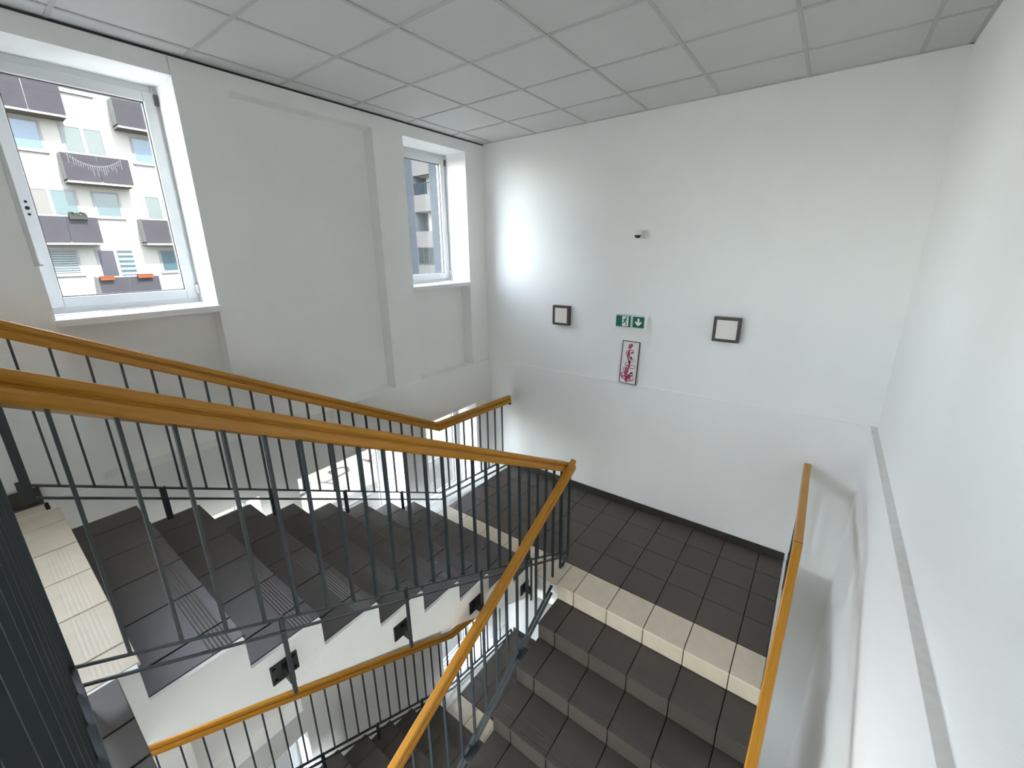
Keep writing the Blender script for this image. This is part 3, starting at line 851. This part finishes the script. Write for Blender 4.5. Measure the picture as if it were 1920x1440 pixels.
XW = -29.9
XF = -29.0
hb = empty('apartment_building', (XW, 6.5, ZB), 'white apartment building with violet grey balconies seen through the large window', 'building')
boxes('facade', [(XW - 6, XW, -10, 30, ZB, 14.0)], M['render'], hb)
def balcony(y0, y1, zt, seam):
    h = 1.22
    b = boxes('balcony', [(XF - .02, XW, y0, y1, zt - h - .10, zt - h + 0.06), (XW, XF - .03, y0, y0 + .06, zt - h, zt - .02), (XW, XF - .03, y1 - .06, y1, zt - h, zt - .02),
                          (XF - .045, XF - .005, y0 + .01, y1 - .01, zt - .06, zt)], M['balcedge'], hb)
    boxes('balcony_panel', [(XF - .04, XF, y0, seam - .012, zt - h + .0, zt - .06)], M['balc'], b)
    boxes('balcony_panel', [(XF - .04, XF, seam + .012, y1, zt - h + .0, zt - .06)], M['balc'], b)
    return b
def hwin(y0, y1, z0, z1, panes, sill=True, blind=False):
    """panes: list of (fraction start, fraction end, material)"""
    fw = 0.09
    bl = [(XW - .06, XW + .03, y0, y0 + fw, z0, z1), (XW - .06, XW + .03, y1 - fw, y1, z0, z1), (XW - .06, XW + .03, y0 + fw, y1 - fw, z0, z0 + fw), (XW - .06, XW + .03, y0 + fw, y1 - fw, z1 - fw, z1)]
    for p in panes[1:]:
        y = y0 + (y1 - y0) * p[0]
        bl.append((XW - .06, XW + .03, y - .07, y + .07, z0 + fw, z1 - fw))
    if sill: bl.append((XW - .02, XW + .10, y0 - .08, y1 + .08, z0 - .06, z0))
    w = boxes('window', bl, M['hframe'], hb)
    for p in panes:
        boxes('pane', [(XW - .02, XW + .012, y0 + (y1 - y0) * p[0] + .03, y0 + (y1 - y0) * p[1] - .03, z0 + .05, z1 - .05)], p[2], w)
    if blind:
        a, b_ = blind
        n = 9
        bm_ = []
        for i in range(n):
            z = z0 + .12 + (z1 - z0 - .2) * i / n
            bm_.append((XW + .012, XW + .022, y0 + (y1 - y0) * a + .09, y0 + (y1 - y0) * b_ - .09, z, z + (z1 - z0) * .05))
        boxes('blind', bm_, M['slat'], w)
    return w
balcony(2.87, 5.19, 7.42, 4.03)
balcony(4.64, 7.02, 4.68, 5.85)
balcony(2.98, 5.29, 1.89, 4.18)
balcony(4.73, 7.13, -0.94, 5.92)
balcony(6.96, 9.35, 7.40, 8.16)
balcony(6.99, 9.37, 1.89, 8.18)
balcony(2.95, 5.27, -3.72, 4.15)
balcony(9.1, 11.45, 4.68, 10.3)
balcony(0.55, 2.9, 4.68, 1.75)
k = 29.9
hwin(2.9, 4.34, 4.68, 5.98, [(0, 1, M['hblue'])])
hwin(4.96, 6.50, 3.6, 6.00, [(0, .5, M['hpale']), (.5, 1, M['hpale'])], sill=False)
hwin(3.30, 4.93, 0.8, 3.13, [(0, .42, M['hgrey']), (.42, 1, M['hteal'])], sill=False)
hwin(5.46, 6.50, 1.90, 3.13, [(0, 1, M['hteal'])])
hwin(3.20, 4.40, -0.84, 0.36, [(0, 1, M['hteal'])], blind=(0, 1))
hwin(5.02, 6.55, -2.0, 0.38, [(0, .5, M['hdark']), (.5, 1, M['hteal'])], sill=False, blind=(.5, 1))
hwin(7.50, 8.75, 4.65, 5.92, [(0, 1, M['hblue'])])
hwin(7.46, 9.1, 0.9, 3.13, [(0, .45, M['hpale']), (.45, 1, M['hpale'])], sill=False)
hwin(7.58, 8.75, -0.86, 0.34, [(0, 1, M['hteal'])])
hwin(5.42, 6.40, 7.42, 8.65, [(0, 1, M['hgrey'])])
hwin(1.05, 2.45, 1.90, 3.13, [(0, 1, M['hteal'])])
hwin(9.6, 10.7, 1.90, 3.13, [(0, 1, M['hblue'])])

# planters and light string on the balconies
def planter(name, y, z, w, m, label, group=None, green=False):
    p = empty(name, (XF + .12, y, z), label, 'planter', group)
    bm = bmesh.new()
    prism(bm, [(-.07, 0), (.07, 0), (.10, .18), (-.10, .18)], 'y', -w / 2, w / 2)
    link('box', mesh('box', bm, m), p)
    rel('rim', [(-.115, .115, -w / 2 - .01, w / 2 + .01, .165, .20)], m, p)
    if green:
        bm = bmesh.new()
        for i in range(26):
            bmesh.ops.create_icosphere(bm, subdivisions=1, radius=random.uniform(.03, .06), matrix=Matrix.Translation((random.uniform(-.07, .07), random.uniform(-w * .45, w * .45), .2 + random.uniform(0, .09))))
        g = link('greenery', mesh('greenery', bm, M['leaf']), p); g['kind'] = 'stuff'
    return p
planter('balcony_planter', 4.99 + .05, -1.12, .52, M['terra'], 'left one of two terracotta planters on the lowest balcony rail')
planter('balcony_planter', 6.55, -1.08, .62, M['terra'], 'right one of two terracotta planters on the lowest balcony rail')
planter('balcony_planter', 4.62, 1.72, .62, M['plgrey'], 'grey planter with greenery on the rail of the middle left balcony', green=True)
bm = bmesh.new()
for i in range(25):
    t = i / 24.0
    y = 4.85 + 1.85 * t; z = 4.55 - .40 * 4 * t * (1 - t)
    add_box(bm, XF + .004, XF + .016, y - .04, y + .04, z - .010, z + .010)
    L = random.uniform(.1, .45)
    add_box(bm, XF + .004, XF + .012, y - .006, y + .006, z - L, z)
ls = link('light_string', mesh('light_string', bm, M['hframe'])); tag(ls, 'white icicle light string hanging on the front of the middle balcony', 'light string')

# wing beside the narrow window
YG = 25.4
wg = empty('apartment_wing', (-27, YG, ZB), 'grey rendered building with recessed balconies seen through the narrow window', 'building')
zs = [(6.07, 4.60), (3.29, 1.74), (0.43, -0.93), (8.87, 7.40), (-2.40, -3.75)]
zs.sort()
xa, xb = -29.0, -27.0
bl = []
zprev = ZB
for (zt, zb) in zs:
    bl.append((xa, xb, YG, YG + .3, zprev, zb)); zprev = zt
bl.append((xa, xb, YG, YG + .3, zprev, 13))
boxes('parapet_panels', bl, M['wing'], wg)
boxes('side_wall', [(xb, -18, YG - .02, YG + 8, ZB, 13)], M['wingb'], wg)
boxes('side_wall', [(XW + .01, xa, YG - .02, YG + 8, ZB, 13)], M['wingb'], wg)
boxes('loggia_back', [(xa, xb, YG + 1.5, YG + 1.7, ZB, 13)], M['loggia'], wg)
for i, (zt, zb) in enumerate(zs):
    boxes('loggia_floor', [(xa, xb, YG + .3, YG + 1.5, zb - .5, zb - .35), (xa, xb, YG + .3, YG + 1.5, zt, zt + .1)], M['loggia'], wg)
    w = boxes('window', [(-28.3, -28.2, YG + 1.42, YG + 1.5, zb - .2, zt - .15), (-27.35, -27.25, YG + 1.42, YG + 1.5, zb - .2, zt - .15), (-28.3, -27.25, YG + 1.42, YG + 1.5, zt - .25, zt - .15), (-27.8, -27.72, YG + 1.42, YG + 1.5, zb - .2, zt - .15)], M['hframe'], wg)
    boxes('pane', [(-28.2, -27.35, YG + 1.46, YG + 1.49, zb - .2, zt - .25)], M['hpale'], w)
# glazing and railing on two of the loggias
gz = boxes('loggia_glazing', [(x, x + .07, YG + .05, YG + .12, -0.93, 0.43) for x in (-29, -28.35, -27.7, -27.07)] + [(-29, -27, YG - .03, YG + .14, -1.0, -.90), (-29, -27, YG + .05, YG + .12, .36, .43)], M['hframe'], wg)
for x in (-28.93, -28.28, -27.63):
    boxes('pane', [(x, x + .56, YG + .07, YG + .09, -0.9, .36)], M['hpale'], gz)
boxes('loggia_rail', [(-29 + .22 * i, -29 + .22 * i + .05, YG + .05, YG + .09, 4.60, 5.45) for i in range(10)] + [(-29, -27, YG + .03, YG + .11, 5.42, 5.5)], M['hblue'], wg)

# yard paint, kerbs, paving and a parked car
def on_ground(name, strokes, w, m, label=None, z=0.012):
    bm = bmesh.new()
    for a, b in strokes:
        v = Vector((b[0] - a[0], b[1] - a[1])).normalized(); n = Vector((-v.y, v.x)) * w / 2
        prism(bm, [(a[0] + n.x, a[1] + n.y), (b[0] + n.x, b[1] + n.y), (b[0] - n.x, b[1] - n.y), (a[0] - n.x, a[1] - n.y)], 'z', ZB, ZB + z)
    return link(name, mesh(name, bm, m), gr, -off(gr))
def letter(cx, cy, pts, s=0.55):
    return [((cx + a[0] * s, cy + a[1] * s), (cx + b[0] * s, cy + b[1] * s)) for a, b in pts]
Ls = {'A': [((-.5, -.5), (.5, 0)), ((.5, 0), (-.5, .5)), ((-.1, -.28), (-.1, .28))],
      'D': [((-.5, -.5), (.5, -.5)), ((.5, -.5), (.4, .3)), ((.4, .3), (0, .55)), ((0, .55), (-.4, .3)), ((-.4, .3), (-.5, -.5))],
      'K': [((-.5, -.4), (.5, -.4)), ((0, -.4), (.5, .4)), ((0, -.4), (-.5, .4))],
      'U': [((.5, -.4), (-.3, -.4)), ((-.3, -.4), (-.5, 0)), ((-.5, 0), (-.3, .4)), ((-.3, .4), (.5, .4))]}
for (px, py, ch) in ((-15.2, 7.75, 'A'), (-15.6, 8.45, 'D'), (-15.4, 9.95, 'K'), (-15.6, 10.7, 'U')):
    on_ground('yard_marking', letter(px, py, Ls[ch], 0.68), 0.11, M['mark'])
for k in range(7):
    on_ground('bay_line', [((-20.5, 4.2 + 2.5 * k), (-16.6, 5.0 + 2.5 * k))], 0.12, M['line'])
on_ground('kerb', [((-13.0, 0), (-13.0, 24))], 0.15, M['line'], z=0.06)
on_ground('paving_strip', [((-19.5, 15), (-8, 20.5))], 1.0, M['pave'], z=.02)

car = empty('car', (-16.6, 5.55, ZB), 'pale silver car parked in the yard below the window', 'car')
body = [(-2.0, .35), (-2.05, .7), (-1.9, .95), (-1.35, 1.0), (-.75, 1.42), (.75, 1.46), (1.35, 1.02), (1.95, .88), (2.05, .6), (2.0, .3)]
def loft(name, pts, wid, m, parent):
    bm = bmesh.new()
    rings = []
    for f, ins in ((-1, .10), (-.82, 0), (.82, 0), (1, .10)):
        r = []
        for (px, pz) in pts:
            sh = ins + (.14 * (pz - 1.0) / .46 if pz > 1.0 and abs(f) == 1 else 0)
            r.append(bm.verts.new((f * (wid / 2) * (1 - (0.18 if pz > 1.2 and abs(f) == 1 else 0)), px * (1 - ins * .15), pz)))
        rings.append(r)
    n = len(pts)
    for a, b in zip(rings[:-1], rings[1:]):
        for i in range(n): bm.faces.new((a[i], a[(i + 1) % n], b[(i + 1) % n], b[i]))
    bm.faces.new(rings[0]); bm.faces.new(rings[-1])
    return link(name, mesh(name, bm, m, bevel=0.02), parent)
loft('body', body, 1.75, M['carpaint'], car)
bm = bmesh.new()
def quad(*p): bm.faces.new([bm.verts.new(v) for v in p])
quad((-.62, 1.30, 1.085), (.62, 1.30, 1.085), (.54, .82, 1.44), (-.54, .82, 1.44))
quad((-.6, -1.29, 1.075), (.6, -1.29, 1.075), (.54, -.82, 1.40), (-.54, -.82, 1.40))
for s in (-1, 1):
    quad((s * .845, -1.0, 1.04), (s * .845, 1.1, 1.04), (s * .745, .7, 1.40), (s * .745, -.68, 1.38))
link('windows', mesh('windows', bm, M['carglass']), car)
for sx in (-.80, .80):
    for sy in (-1.25, 1.25):
        bm = bmesh.new()
        bmesh.ops.create_cone(bm, cap_ends=True, segments=20, radius1=.31, radius2=.31, depth=.2, matrix=Matrix.Translation((sx, sy, .31)) @ Matrix.Rotation(math.pi / 2, 4, 'Y'))
        link('wheel', mesh('wheel', bm, M['black']), car)
car.rotation_euler = (0, 0, math.radians(-78))
